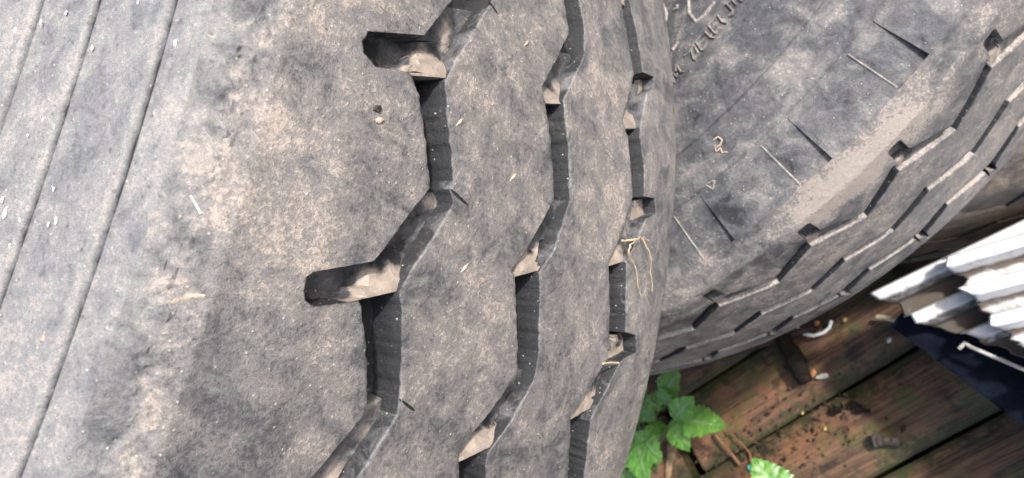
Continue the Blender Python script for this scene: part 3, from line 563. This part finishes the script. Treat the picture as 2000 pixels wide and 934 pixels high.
# ---- the lowest tyre, at the right
f3 = dict(B['f2']); a0, a1, a2, a3 = B['th3']; q3 = .1425
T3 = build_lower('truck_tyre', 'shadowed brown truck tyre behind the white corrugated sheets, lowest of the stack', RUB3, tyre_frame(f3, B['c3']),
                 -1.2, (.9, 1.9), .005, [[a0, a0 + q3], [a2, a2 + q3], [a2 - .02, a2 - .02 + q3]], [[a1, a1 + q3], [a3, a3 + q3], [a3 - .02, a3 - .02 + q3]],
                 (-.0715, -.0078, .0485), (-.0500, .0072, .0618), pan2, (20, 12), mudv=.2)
for o, c in ((T1, .147 * S1), (T2, .1425), (T3, .1425)): pass

# ------------------------------------------------------------------ small things caught on the tyres
def world_of(T, p): return T.root.matrix_world @ Vector(cyl(*p).tolist())
def tube(name, pts, rad, mat, parent=None, sides=6, taper=None, wob=0):
    P = [Vector(p) for p in pts]; V, F = [], []
    rs = np.random.default_rng(len(pts) + int(abs(P[0].x) * 9999))
    Q = [P[0]]
    for a, b in zip(P[:-1], P[1:]):
        for k in range(1, 4): Q.append(a.lerp(b, k / 3) + (Vector(rs.normal(0, min(rad * .55, .0006), 3)) if wob else Vector((0, 0, 0))))
    n = len(Q)
    for i, p in enumerate(Q):
        t = (Q[min(i + 1, n - 1)] - Q[max(i - 1, 0)]).normalized(); a = t.cross(Vector((.3, .2, 1))).normalized(); b = t.cross(a)
        r = rad * (1 if taper is None else 1 + (taper - 1) * i / (n - 1)) * (1 + rs.normal(0, wob) if wob else 1)
        for k in range(sides):
            an = TAU * k / sides; V.append(p + (a * math.cos(an) + b * math.sin(an)) * r)
    F = []
    for i in range(n - 1):
        for k in range(sides): F.append([i * sides + k, i * sides + (k + 1) % sides, (i + 1) * sides + (k + 1) % sides, (i + 1) * sides + k])
    F += [list(range(sides))[::-1], [(n - 1) * sides + k for k in range(sides)]]
    return mesh(name, [tuple(v) for v in V], F, mat, parent, sharp=60)

def lift(T, pts, h):
    out = []
    for p in pts:
        th, a, r = p; out.append(world_of(T, (th, a, r + h)))
    return out
st = empty('dry_straw', loc=world_of(T1, B['straw'][0][2])); tag(st, 'dry forked straw caught in the right hand groove of the foreground tyre', 'straw')
for k, q in enumerate(B['straw']):
    hs = [.002 if i not in (1, 2) else .0035 for i in range(len(q))]
    pts = [world_of(T1, (p[0], p[1], p[2] + hh)) - st.location for p, hh in zip(q, hs)]
    tube('stem', pts, .00055 if k < 2 else .0004, STRAW, st, taper=.35, wob=.2)
o = tube('dry_straw', lift(T1, B['straw2'][0], .0006), .0005, STRAW); tag(o, 'short yellow straw lying across the groove below the forked straw', 'straw')
o = tube('white_fibre', lift(T1, B['fibre'][0], .0003), .0003, WHITE); tag(o, 'short white fibre stuck on the shoulder of the foreground tyre', 'fibre')
o = tube('dry_straw', [world_of(T2, (p[0], p[1] - .001, p[2])) for p in B['squig']], .0005, MUD); tag(o, 'tiny curled straw stuck on the sidewall of the lettered tyre', 'straw')

def clod(name, P, N, rad, mat, label, cat, seed, flat=.6, group=None):
    rs = np.random.default_rng(seed); V, F = [], []
    nu, nv = 9, 6; N = Vector(N).normalized(); a = N.cross(Vector((.1, 1, .3))).normalized(); b = N.cross(a)
    for i in range(nv + 1):
        ph = math.pi * i / nv
        for j in range(nu):
            an = TAU * j / nu; r = rad * (1 + rs.normal(0, .22))
            V.append(tuple(Vector(P) + a * (r * math.sin(ph) * math.cos(an)) + b * (r * .7 * math.sin(ph) * math.sin(an)) + N * (r * flat * math.cos(ph))))
    o = mesh(name, V, [[i * nu + j, i * nu + (j + 1) % nu, (i + 1) * nu + (j + 1) % nu, (i + 1) * nu + j] for i in range(nv) for j in range(nu)], mat)
    if label: tag(o, label, cat, group)
    return o
n1 = lambda p: T1.root.matrix_world.to_3x3() @ Vector(rad_n(cyl(*p)).tolist())
CL = [('small dark mud clod stuck between the two slots of the foreground tyre', .0016, BARKG), None, ('pale mud crumb just below the dark clod on the foreground tyre', .0015, MUD), ('pitted pale crumb near the left edge of the foreground tyre', .0011, MUD)]
for i, c in enumerate(CL):
    if c and B['clod'][i][0] is not None: clod('mud_clod', world_of(T1, B['clod'][i]), n1(B['clod'][i]), c[1], c[2], c[0], 'mud clod', 40 + i, .45)
# pale splashes on the upper sidewall: flat specks that belong to the tyre's dirt
for i, p in enumerate(B['spots']):
    if p[0] is None: continue
    rs = np.random.default_rng(i); c0 = cyl(*p); rd = (.0011 if i == 0 else .0006) * (.7 + .5 * rs.random())
    nn = Vector((c0[0] * .4, c0[1] * .4, .9)).normalized(); a = nn.cross(Vector((1, 0, 0))).normalized(); b = nn.cross(a)
    V = [tuple(Vector(c0) + nn * .0004)] + [tuple(Vector(c0) + nn * .0001 + (a * math.cos(TAU * k / 9) * 1.5 + b * math.sin(TAU * k / 9) * .8) * rd * (.6 + .7 * rs.random())) for k in range(9)]
    mesh('dried_splash', V, [[0, 1 + k, 1 + (k + 1) % 9] for k in range(9)], WHITE, T1.root)
for i, p in enumerate(B['nubs']):
    if p[0] is not None:
        c0 = cyl(*p); q = [tuple(p), (p[0] + .003, p[1] - .0012, p[2]), (p[0] + .007, p[1] - .003, p[2])]
        ridge_mesh('mud_crumb', q, rad_n, .0016, .0006, MUD, T1.root, taper=True, seed=i)

# ------------------------------------------------------------------ ground and boards
gm = mesh('ground', [(-30, -30, -.05), (30, -30, -.05), (30, 30, -.05), (-30, 30, -.05)], [[0, 1, 2, 3]], SOIL, smooth=False); gm['kind'] = 'structure'

def wood():
    t = NT('wet_mossy_boards'); o = t.obj(); info = t.n('ShaderNodeObjectInfo')
    geo = t.n('ShaderNodeNewGeometry').outputs['Position']
    add = t.n('ShaderNodeVectorMath', operation='ADD'); t.l(o, add.inputs[0]); sc_ = t.n('ShaderNodeVectorMath', operation='SCALE')
    cx_ = t.n('ShaderNodeCombineXYZ'); [t.l(info.outputs['Random'], cx_.inputs[i]) for i in range(3)]
    t.l(cx_.outputs[0], sc_.inputs[0]); sc_.inputs['Scale'].default_value = 13; t.l(sc_.outputs[0], add.inputs[1])
    mp = t.n('ShaderNodeMapping'); t.l(add.outputs[0], mp.inputs[0]); mp.inputs['Scale'].default_value = (3.0, 60, 60)
    g = t.noise(mp.outputs[0], 1.6, 9, .68, .8)
    mp2 = t.n('ShaderNodeMapping'); t.l(add.outputs[0], mp2.inputs[0]); mp2.inputs['Scale'].default_value = (12, 260, 260)
    g2_ = t.noise(mp2.outputs[0], 1.4, 6, .6, .3)
    p1 = t.noise(geo, 9, 6, .6, .6); p2 = t.noise(geo, 16, 7, .65, .8); p3 = t.noise(geo, 60, 7, .7, .5)
    c = t.mix(t.ramp(g, .35, .62), (.042, .025, .017), (.20, .108, .064))
    c = t.mix(t.math('MULTIPLY', t.ramp(g2_, .42, .6), .5), c, (.05, .034, .022))
    rust = t.ramp(t.math('ADD', t.math('MULTIPLY', p1, .75), t.math('MULTIPLY', p3, .25)), .47, .60)
    c = t.mix(t.math('MULTIPLY', rust, .6), c, (.25, .110, .056))
    moss = t.ramp(t.math('ADD', t.math('MULTIPLY', p2, .7), t.math('MULTIPLY', p3, .3)), .475, .61)
    c = t.mix(t.math('MULTIPLY', moss, .70), c, (.075, .095, .028))
    moss2 = t.ramp(t.math('ADD', t.attr('seam'), t.math('MULTIPLY', t.math('SUBTRACT', p3, .5), 1.6)), .45, .8)
    c = t.mix(t.math('MULTIPLY', moss2, .8), c, (.030, .038, .014))
    blk = t.ramp(t.noise(geo, 26, 8, .7, .4), .50, .66)
    c = t.mix(t.math('MULTIPLY', blk, .75), c, (.014, .012, .010))
    pale = t.ramp(t.noise(geo, 140, 5, .6), .66, .74)
    c = t.mix(t.math('MULTIPLY', pale, .45), c, (.20, .15, .11))
    h = t.math('ADD', t.math('MULTIPLY', g, 1.0), t.math('MULTIPLY', p3, .7)); h = t.math('ADD', h, t.math('MULTIPLY', g2_, .4))
    return t.out(c, t.ramp(p2, .35, .65, .62, .34), t.bump(h, .003, .8), .35)
WOOD = wood()
fl = B['fl']
floor_ = empty('floor', (0, 0, 0)); floor_['kind'] = 'structure'
DB = R(-39.6); dv = np.array([math.cos(DB), math.sin(DB)]); nv_ = np.array([-math.sin(DB), math.cos(DB)])
def board(s0, s1, n0, n1_, seed, ztop):
    rs = np.random.default_rng(seed); nx, ny = max(3, int((s1 - s0) / .04)), 5
    V, seam = [], []
    ys = [0, .004, (n1_ - n0) / 2, n1_ - n0 - .004, n1_ - n0]; zs = [-.0035, 0, .0006, 0, -.0035]
    for i in range(nx + 1):
        x = (s1 - s0) * i / nx; wv = .0015 * math.sin(x * 9 + seed) + rs.normal(0, .0007)
        for j in range(5):
            V.append((x, ys[j] + wv * (.6 if j in (0, 1) else -.4 if j > 2 else 0) - (n1_ - n0) / 2, zs[j] + rs.normal(0, .0005))); seam.append(1.0 if j in (0, 4) else .75 if j in (1, 3) else 0)
    F = grid_faces(nx + 1, 5, flip=True).tolist(); m = len(V)
    for i in range(nx + 1):
        for j in (0, 4): x, y, z = V[i * 5 + j]; V.append((x, y, -.026)); seam.append(1)
    for i in range(nx):
        F.append([i * 5, (i + 1) * 5, m + 2 * (i + 1), m + 2 * i]); F.append([(i + 1) * 5 + 4, i * 5 + 4, m + 2 * i + 1, m + 2 * (i + 1) + 1])
    F.append([0, m, m + 1, 4, 3, 2, 1]); e = nx * 5; F.append([e, e + 1, e + 2, e + 3, e + 4, m + 2 * nx + 1, m + 2 * nx])
    o = mesh('board', V, F, WOOD, floor_, {'seam': seam}, sharp=45)
    p = dv * s0 + nv_ * (n0 + n1_) / 2; o.location = (p[0], p[1], ztop); o.rotation_euler = (0, 0, DB)
    return o
slotp = np.array(fl['slot'])[:, :2].mean(0); s_slot = float(slotp @ dv)
edges_n = [.059 + .101 * k for k in range(-13, 14)]
for k in range(len(edges_n) - 1):
    n0, n1_ = edges_n[k] + .0022, edges_n[k + 1] - .0022
    rs = np.random.default_rng(100 + k); zt = -.001 - .0035 * rs.random()
    if abs(n0 - .1622) < .004 or False:
        board(-1.4, s_slot - .010, n0, n1_, 3, zt); board(s_slot + .010, 1.4, n0, n1_, 4, zt - .002)
    else:
        sj = -1.4 + 2.8 * rs.random()
        if abs(sj) > .75: board(-1.4, sj, n0, n1_, 200 + k, zt); board(sj + .004, 1.4, n0, n1_, 300 + k, zt - .001)
        else: board(-1.4, 1.4, n0, n1_, 200 + k, zt)

# ------------------------------------------------------------------ metal sheets at the right
def sheet_mat():
    t = NT('dirty_white_paint'); o = t.obj()
    n = t.noise(o, 40, 8, .68, .6); n2 = t.noise(o, 260, 5, .6)
    d = t.math('ADD', t.math('MULTIPLY', t.attr('dust'), .75), t.math('MULTIPLY', t.math('SUBTRACT', n, .5), 1.1))
    c = t.mix(t.ramp(d, .18, .62), (.64, .64, .65), (.10, .082, .066))
    v = t.ramp(t.math('ADD', t.math('MULTIPLY', n, .5), t.math('MULTIPLY', n2, .5)), .62, .68)
    c = t.mix(t.math('MULTIPLY', v, .8), c, (.06, .045, .035))
    return t.out(c, t.ramp(d, .1, .6, .35, .8), t.bump(n2, .0004, .5), .45)
SHEET = sheet_mat()
def corrugated(label, P, ribdir, cross, n0, n1_, pitch, length, skew, hgt, seed, dirt=1.0, tail=0.0):
    """P: start of rib 0; ribs run along ribdir, repeat along cross (perpendicular); skew shifts the cut end per metre across"""
    root = empty('corrugated_sheet', P); tag(root, label, 'metal sheet')
    d = np.array([math.cos(ribdir), math.sin(ribdir), 0]); c = np.array([math.cos(cross), math.sin(cross), 0])
    prof = [(0, 0), (.05, .35), (.11, .85), (.17, 1), (.42, 1), (.49, .9), (.57, .4), (.63, .05), (.69, 0), (.84, 0), (1, 0)]
    y, z, du = [], [], []
    for k in range(n0, n1_):
        for a, b in prof[:-1]:
            y.append((k + a - .12) * pitch); z.append(b * hgt); du.append((.95 if .58 < a < .70 else .45 if a > .95 or a < .02 else .38 if b < .1 else .22 if a > .45 and b < .95 else 0))
    if tail: y += [(n1_ - .12) * pitch, (n1_ - .12 + tail * .5) * pitch, (n1_ - .12 + tail) * pitch]; z += [0, .001, 0]; du += [.55, .5, .6]
    y, z, du = map(np.array, (y, z, du)); rs = np.random.default_rng(seed)
    xs = np.concatenate([[0, .002, .006, .012], np.linspace(.03, length, 24)])
    V, A = [], []
    for x in xs:
        xx = x + skew * y + ((.003 * np.sin(y * 330 + seed) + .0045 * np.sin(np.floor(y / pitch + .2) * 2.4 + seed) + .0012 * np.sin(y * 1900)) if x < .02 else 0)
        zz = z + .0008 * np.sin(x * 40 + y * 30) + rs.normal(0, .00015, len(y)) - (.0012 if x < .001 else 0)
        V.append(xx[:, None] * d + y[:, None] * c + zz[:, None] * np.array([0, 0, 1.0])); A.append(du * dirt + (.25 if x < .004 else 0) + (dirt - .45) * .25)
    V = np.concatenate(V); A = np.concatenate(A)
    o = mesh('sheet_metal', V, grid_faces(len(xs), len(y)), SHEET, root, {'dust': A}, sharp=25)
    so_ = o.modifiers.new('thickness', 'SOLIDIFY'); so_.thickness = .0009; so_.offset = -1
    return root
U, Lw = np.array(B['upper']), np.array(B['lower'])
def cross_setup(P, ribdeg):
    rd = R(ribdeg); d = np.array([math.cos(rd), math.sin(rd)]); cr = R(ribdeg - 90); c = np.array([math.cos(cr), math.sin(cr)])
    e = P[-1, :2] - P[0, :2]; yy = e @ c; return rd, cr, yy / (len(P) - 1), (e @ d) / yy
rd, cr, pt, sk = cross_setup(U, -57)
corrugated('white corrugated metal sheet lying uppermost at the right edge', (U[0][0], U[0][1], .193), rd, cr, 0, 9, pt, .75, sk, .023, 1, .8)
rd, cr, pt, sk = cross_setup(Lw, -47)
LOWS = corrugated('dirty white corrugated sheet sticking out from under the upper one', (Lw[0][0] - .004, Lw[0][1] + .004, .162), rd, cr, 0, 3, pt, .7, sk, .021, 2, 1.5, 1.7)
lip = np.array(B['lip'])
o = tube('rolled_edge', [Vector(p) - Vector(LOWS.location) for p in (lip[0], lip[1], lip[2], lip[3], lip[3] + (lip[3] - lip[2]) * 1.5)], .0019, plain('dirty_edge', (.20, .185, .16), (.50, .49, .47), 150, .6), LOWS, 8)
bl = np.array(B['blue']); d = bl[1] - bl[0]; d /= np.linalg.norm(d); pp = np.array([-d[1], d[0], 0]);
if pp[0] < 0: pp = -pp
c0 = bl[0] + d * .0; c1 = bl[0] + d * .62
bs = empty('metal_sheet', c0.tolist()); tag(bs, 'flat dark blue metal sheet under the white corrugated sheets', 'metal sheet')
V = [c0, c1, c1 + pp * .35, c0 + pp * .03]; V = [np.array(v) - c0 for v in V]
V = np.array(V + [v - np.array([0, 0, .0012]) for v in V])
mesh('panel', V, [[0, 1, 2, 3], [7, 6, 5, 4], [0, 4, 5, 1], [1, 5, 6, 2], [2, 6, 7, 3], [3, 7, 4, 0]], BLUE, bs, smooth=False)
V = np.array([[0, 0, .0], [.62 + .02, 0, 0], [.64, 0, -.010], [0, 0, -.010]]); fr_ = [d * v[0] + np.array([0, 0, v[2]]) - pp * .0012 for v in V]
mesh('folded_edge', fr_ + [f + pp * .001 for f in fr_], [[0, 1, 2, 3], [7, 6, 5, 4], [0, 4, 5, 1], [3, 2, 6, 7]], BLUE, bs, smooth=False)

# ------------------------------------------------------------------ the plant by the tyre
def leaf_mat():
    t = NT('glossy_leaf'); o = t.obj(); at = t.attr('vein_sheen'); n = t.noise(o, 140, 5, .6, .4); info = t.n('ShaderNodeObjectInfo').outputs['Random']
    c = t.mix(t.ramp(n, .35, .65), (.10, .29, .04), (.20, .46, .08))
    c = t.mix(t.math('MULTIPLY', t.ramp(info, 0, 1), .6), c, (.16, .33, .05))
    c = t.mix(t.math('MULTIPLY', t.ramp(t.noise(o, 60, 6, .7, .5), .58, .72), .55), c, (.20, .17, .05))
    c = t.mix(t.ramp(at, .25, 1.0, 0, .7), c, (.34, .50, .24))  # veins painted extra pale to carry the leaf's glossy highlights
    t.b.inputs['Coat Weight'].default_value = .6; t.b.inputs['Coat Roughness'].default_value = .24
    m = t.out(c, .30, t.bump(t.math('ADD', at, n), .0022, .7), .6)
    t.b.inputs['Subsurface Weight'].default_value = .0
    t.b.inputs['Transmission Weight'].default_value = 0
    tr = t.n('ShaderNodeBsdfTranslucent'); tr.inputs[0].default_value = (.22, .50, .05, 1)
    mx = t.n('ShaderNodeMixShader'); mx.inputs[0].default_value = .38
    t.l(t.b.outputs[0], mx.inputs[1]); t.l(tr.outputs[0], mx.inputs[2]); t.l(mx.outputs[0], t.t.nodes['Material Output'].inputs[0])
    return m
LEAF = leaf_mat(); STEM = plain('green_stem', (.07, .12, .03), (.13, .17, .06), 100, .5, .0004)
def leaf(base, tip, wid, parent, seed, droop=.18, fold=.28):
    rs = np.random.default_rng(seed); b = Vector(base); t = Vector(tip); ax = t - b; L = ax.length; ax.normalize()
    view = (cam.location - b).normalized(); nrm = (Vector((0, 0, 1)) * .65 + view * .5 + Vector(rs.normal(0, .22, 3))).normalized()
    sd_ = ax.cross(nrm).normalized(); nrm = sd_.cross(ax).normalized()
    n, m = 54, 11; V, vein_sheen = [], []
    for i in range(n + 1):
        s = i / n; wv = wid * .5 * (math.sin(math.pi * s ** .72) ** .8) * (1 - .25 * s) * 1.12
        ser = 1 + (.20 * (1 - (s * 9) % 1.0) - .08 if 0 < i < n else 0)
        for j in range(m):
            q = (j / (m - 1) - .5) * 2
            x = q * wv * (1 + (ser - 1) * abs(q) ** 3); z = abs(q) * wv * fold - droop * L * (s - .45) ** 2 - .10 * wv * q * q * 2 + .0011 * math.sin(s * 26 - abs(q) * 5) * abs(q)
            V.append(tuple(b + ax * (s * L) + sd_ * x + nrm * z))
            rib = max(0, 1 - abs(q) * 7); lat = max(0, 1 - abs(((s * 7 - abs(q) * 1.4) % 1.0) - .5) * 7) * .75
            vein_sheen.append(max(rib, lat))
    o = mesh('leaf', V, grid_faces(n + 1, m), LEAF, parent, {'vein_sheen': vein_sheen}, sharp=None)
    return o
pr = Vector(B['root'][0])
plant = empty('weed_plant', pr); tag(plant, 'bright green leafy weed growing up beside the foreground tyre', 'plant')
for i, (b, t, wd) in enumerate(B['leaves']):
    lo = leaf(Vector(b) - pr, Vector(t) - pr, wd * 1.14, plant, i)
    mid = Vector(b) * .5 - pr * .5; mid.z += .015
    tube('stem', [Vector((random.uniform(-.012, .012), random.uniform(-.012, .012), 0)), mid, Vector(b) - pr], .0011, STEM, plant, 5, .8)
pr2 = Vector(B['root'][1])
plant2 = empty('weed_plant', pr2); tag(plant2, 'single serrated light green leaf reaching in at the bottom edge', 'plant')
b, t, wd = B['leafbig']; leaf(Vector(b) - pr2, Vector(t) - pr2, wd, plant2, 55); tube('stem', [Vector((0, 0, 0)), (Vector(b) - pr2) * .6 + Vector((.01, 0, 0)), Vector(b) - pr2], .0013, STEM, plant2, 5)

# ------------------------------------------------------------------ litter on the boards
def chip(name, a, b, wid, thick, mat, label, cat, seed, group=None, z=.0015):
    """rough splinter of bark from a to b"""
    a, b = Vector((*a[:2], z)), Vector((*b[:2], z)); ax = b - a; L = ax.length; ax.normalize(); sd_ = Vector((-ax.y, ax.x, 0)); rs = np.random.default_rng(seed)
    n, m = 10, 8; V = []
    for i in range(n + 1):
        s = i / n; wv = wid * .5 * (.75 + .35 * math.sin(s * 3 + seed)) * (1 if 0 < i < n else .55)
        for j in range(m):
            an = TAU * j / m; V.append(tuple(a + ax * (s * L + rs.normal(0, L * .015)) + sd_ * (math.cos(an) * wv * (1 + rs.normal(0, .08))) + Vector((0, 0, thick * (.55 + .5 * math.sin(an)) * (1 + rs.normal(0, .12)))) ))
    F = [[i * m + j, i * m + (j + 1) % m, (i + 1) * m + (j + 1) % m, (i + 1) * m + j] for i in range(n) for j in range(m)] + [list(range(m))[::-1], [n * m + j for j in range(m)]]
    o = mesh(name, V, F, mat, sharp=30); return tag(o, label, cat, group)
chip('bark_chip', fl['bark'][0], fl['bark'][1], .027, .014, BARKG, 'chunky grey brown bark chip lying alone on the lower board', 'bark', 3)
o = tube('dead_branch', [Vector(p) for p in fl['stick_dark']] , .0125, BARK, None, 9, .85, .10); tag(o, 'thick dark rotten branch poking out from under the middle tyre', 'branch')
chip('rotten_batten', fl['batten'][0], fl['batten'][1], .030, .016, plain('rotten_wood', (.020, .012, .011), (.075, .045, .040), 60, .8, .004, .3), 'dark purplish rotten batten on the boards along the rim of the middle tyre', 'wood', 21)
o = tube('plastic_hoop', [Vector(p) for p in fl['hoop']], .0022, PLASTIC, None, 7); tag(o, 'milky white plastic hoop lying by the rim of the middle tyre', 'plastic ring')
o = tube('broken_stick', [Vector(p) for p in fl['stick1']], .0024, TWIG, None, 7, .9, .06); tag(o, 'straight reddish brown stick lying right of the weed', 'stick')
o = tube('twig', [Vector(p) for p in fl['twig']], .0016, TWIG, None, 6, .7, .1); tag(o, 'thin bent twig beside the straight reddish stick', 'twig')
o = tube('bamboo_stub', [Vector(p) for p in fl['bamboo']], .0034, STRAW, None, 8, 1, .05); tag(o, 'short tan stub poking out beside the blue sheet', 'stick')
dl = fl['dryleaf']; LB = plain('dry_leaf', (.16, .10, .055), (.33, .23, .14), 90, .8, .001, .3)
o = chip('dead_leaf', dl[0], dl[1], .022, .006, LB, 'curled tan dead leaf lying under the green weed', 'dead leaf', 9)
CH = [('pale torn paper scrap beside the dark branch', WHITE, .0055), ('orange pebble inside the plastic hoop', None, .004), ('orange crumb at the end of the dark branch', None, .0055), ('second orange crumb on the left side of the branch end', None, .0045), ('yellow flake right of the plastic hoop', 'Y', .003), ('white chip on the board near the blue sheet', WHITE, .004),
      ('turquoise plastic crumb at the bottom edge', 'T', .004), ('bright yellow seed on the mossy seam', 'Y', .0022), ('yellow seed on the moss nearer the bark chip', 'Y', .0022), None, None, None, None, None]
ORNG = plain('orange_clay', (.30, .12, .05), (.48, .22, .12), 200, .8); YEL = plain('yellow_seed', (.5, .42, .10), (.7, .62, .25), 200, .6); TUR = plain('turquoise_plastic', (.04, .30, .26), (.08, .42, .36), 200, .5)
for i, c in enumerate(CH):
    if i == 0:
        q = Vector(fl['chips'][0]); chip('paper_scrap', q + Vector((-.004, .006, 0)), q + Vector((.004, -.007, 0)), .0055, .0012, plain('aged_paper', (.30, .28, .24), (.52, .50, .44), 120, .8), c[0], 'scrap', 31)
    elif c: clod('crumb', Vector(fl['chips'][i]) + Vector((0, 0, .001)), (0, 0, 1), c[2], {None: ORNG, 'Y': YEL, 'T': TUR}.get(c[1], c[1]) if not hasattr(c[1], 'name') else c[1], c[0], 'crumb', i, .5)
# three dark bark flakes and the rest of the litter
for i, (x, y, lab) in enumerate(((0, 1, 'dark bark flake, leftmost of the three at the mossy seam'), (2, 1, 'dark bark flake, middle of the three at the mossy seam'), (3, 2, 'dark bark flake, rightmost of the three at the mossy seam'))):
    p = np.array(fl['flakes'][x]); chip('bark_flake', p, p + np.array([.003, -.013, 0]) * (.8 + .2 * i), .011, .009, BARK, lab, 'bark', 70 + i)
V, F = [], []; lt = np.array(fl['litter'])
for k in range(220):
    c = lt[rng.integers(len(lt))] + np.array([*rng.normal(0, .027, 2), 0]); sz = .0009 + .0024 * rng.random() ** 2; c[2] = sz * .5
    a = rng.random() * TAU; ux = np.array([math.cos(a), math.sin(a), rng.normal(0, .3)]) * sz * (1 + 1.5 * rng.random()); uy = np.array([-math.sin(a), math.cos(a), rng.normal(0, .3)]) * sz; uz = np.array([0, 0, sz * .6])
    b = len(V); V += [c + ux, c + uy, c - ux, c - uy, c + uz, c - uz]; F += [[b, b + 1, b + 4], [b + 1, b + 2, b + 4], [b + 2, b + 3, b + 4], [b + 3, b, b + 4], [b + 1, b, b + 5], [b + 2, b + 1, b + 5], [b + 3, b + 2, b + 5], [b, b + 3, b + 5]]
o = mesh('leaf_litter', V, F, plain('litter', (.016, .011, .008), (.10, .066, .042), 55, .85, .001, .2, 3), smooth=False); tag(o, 'crumbled leaf litter and grit along the mossy board seam', 'litter', kind='stuff')

# repeats of one kind share a group
for pre, g in (('truck_tyre', 'truck tyres in the stack'), ('corrugated_sheet', 'white corrugated sheets at the right edge'), ('weed_plant', 'weeds on the boards'),
               ('bark_flake', 'bark flakes at the mossy seam'), ('crumb', 'coloured crumbs on the boards'), ('mud_clod', 'mud bits on the foreground tyre'), ('dry_straw', 'dry straws caught on the tyres')):
    for o in bpy.data.objects:
        if o.parent is None and o.name.split('.')[0] == pre: o['group'] = g
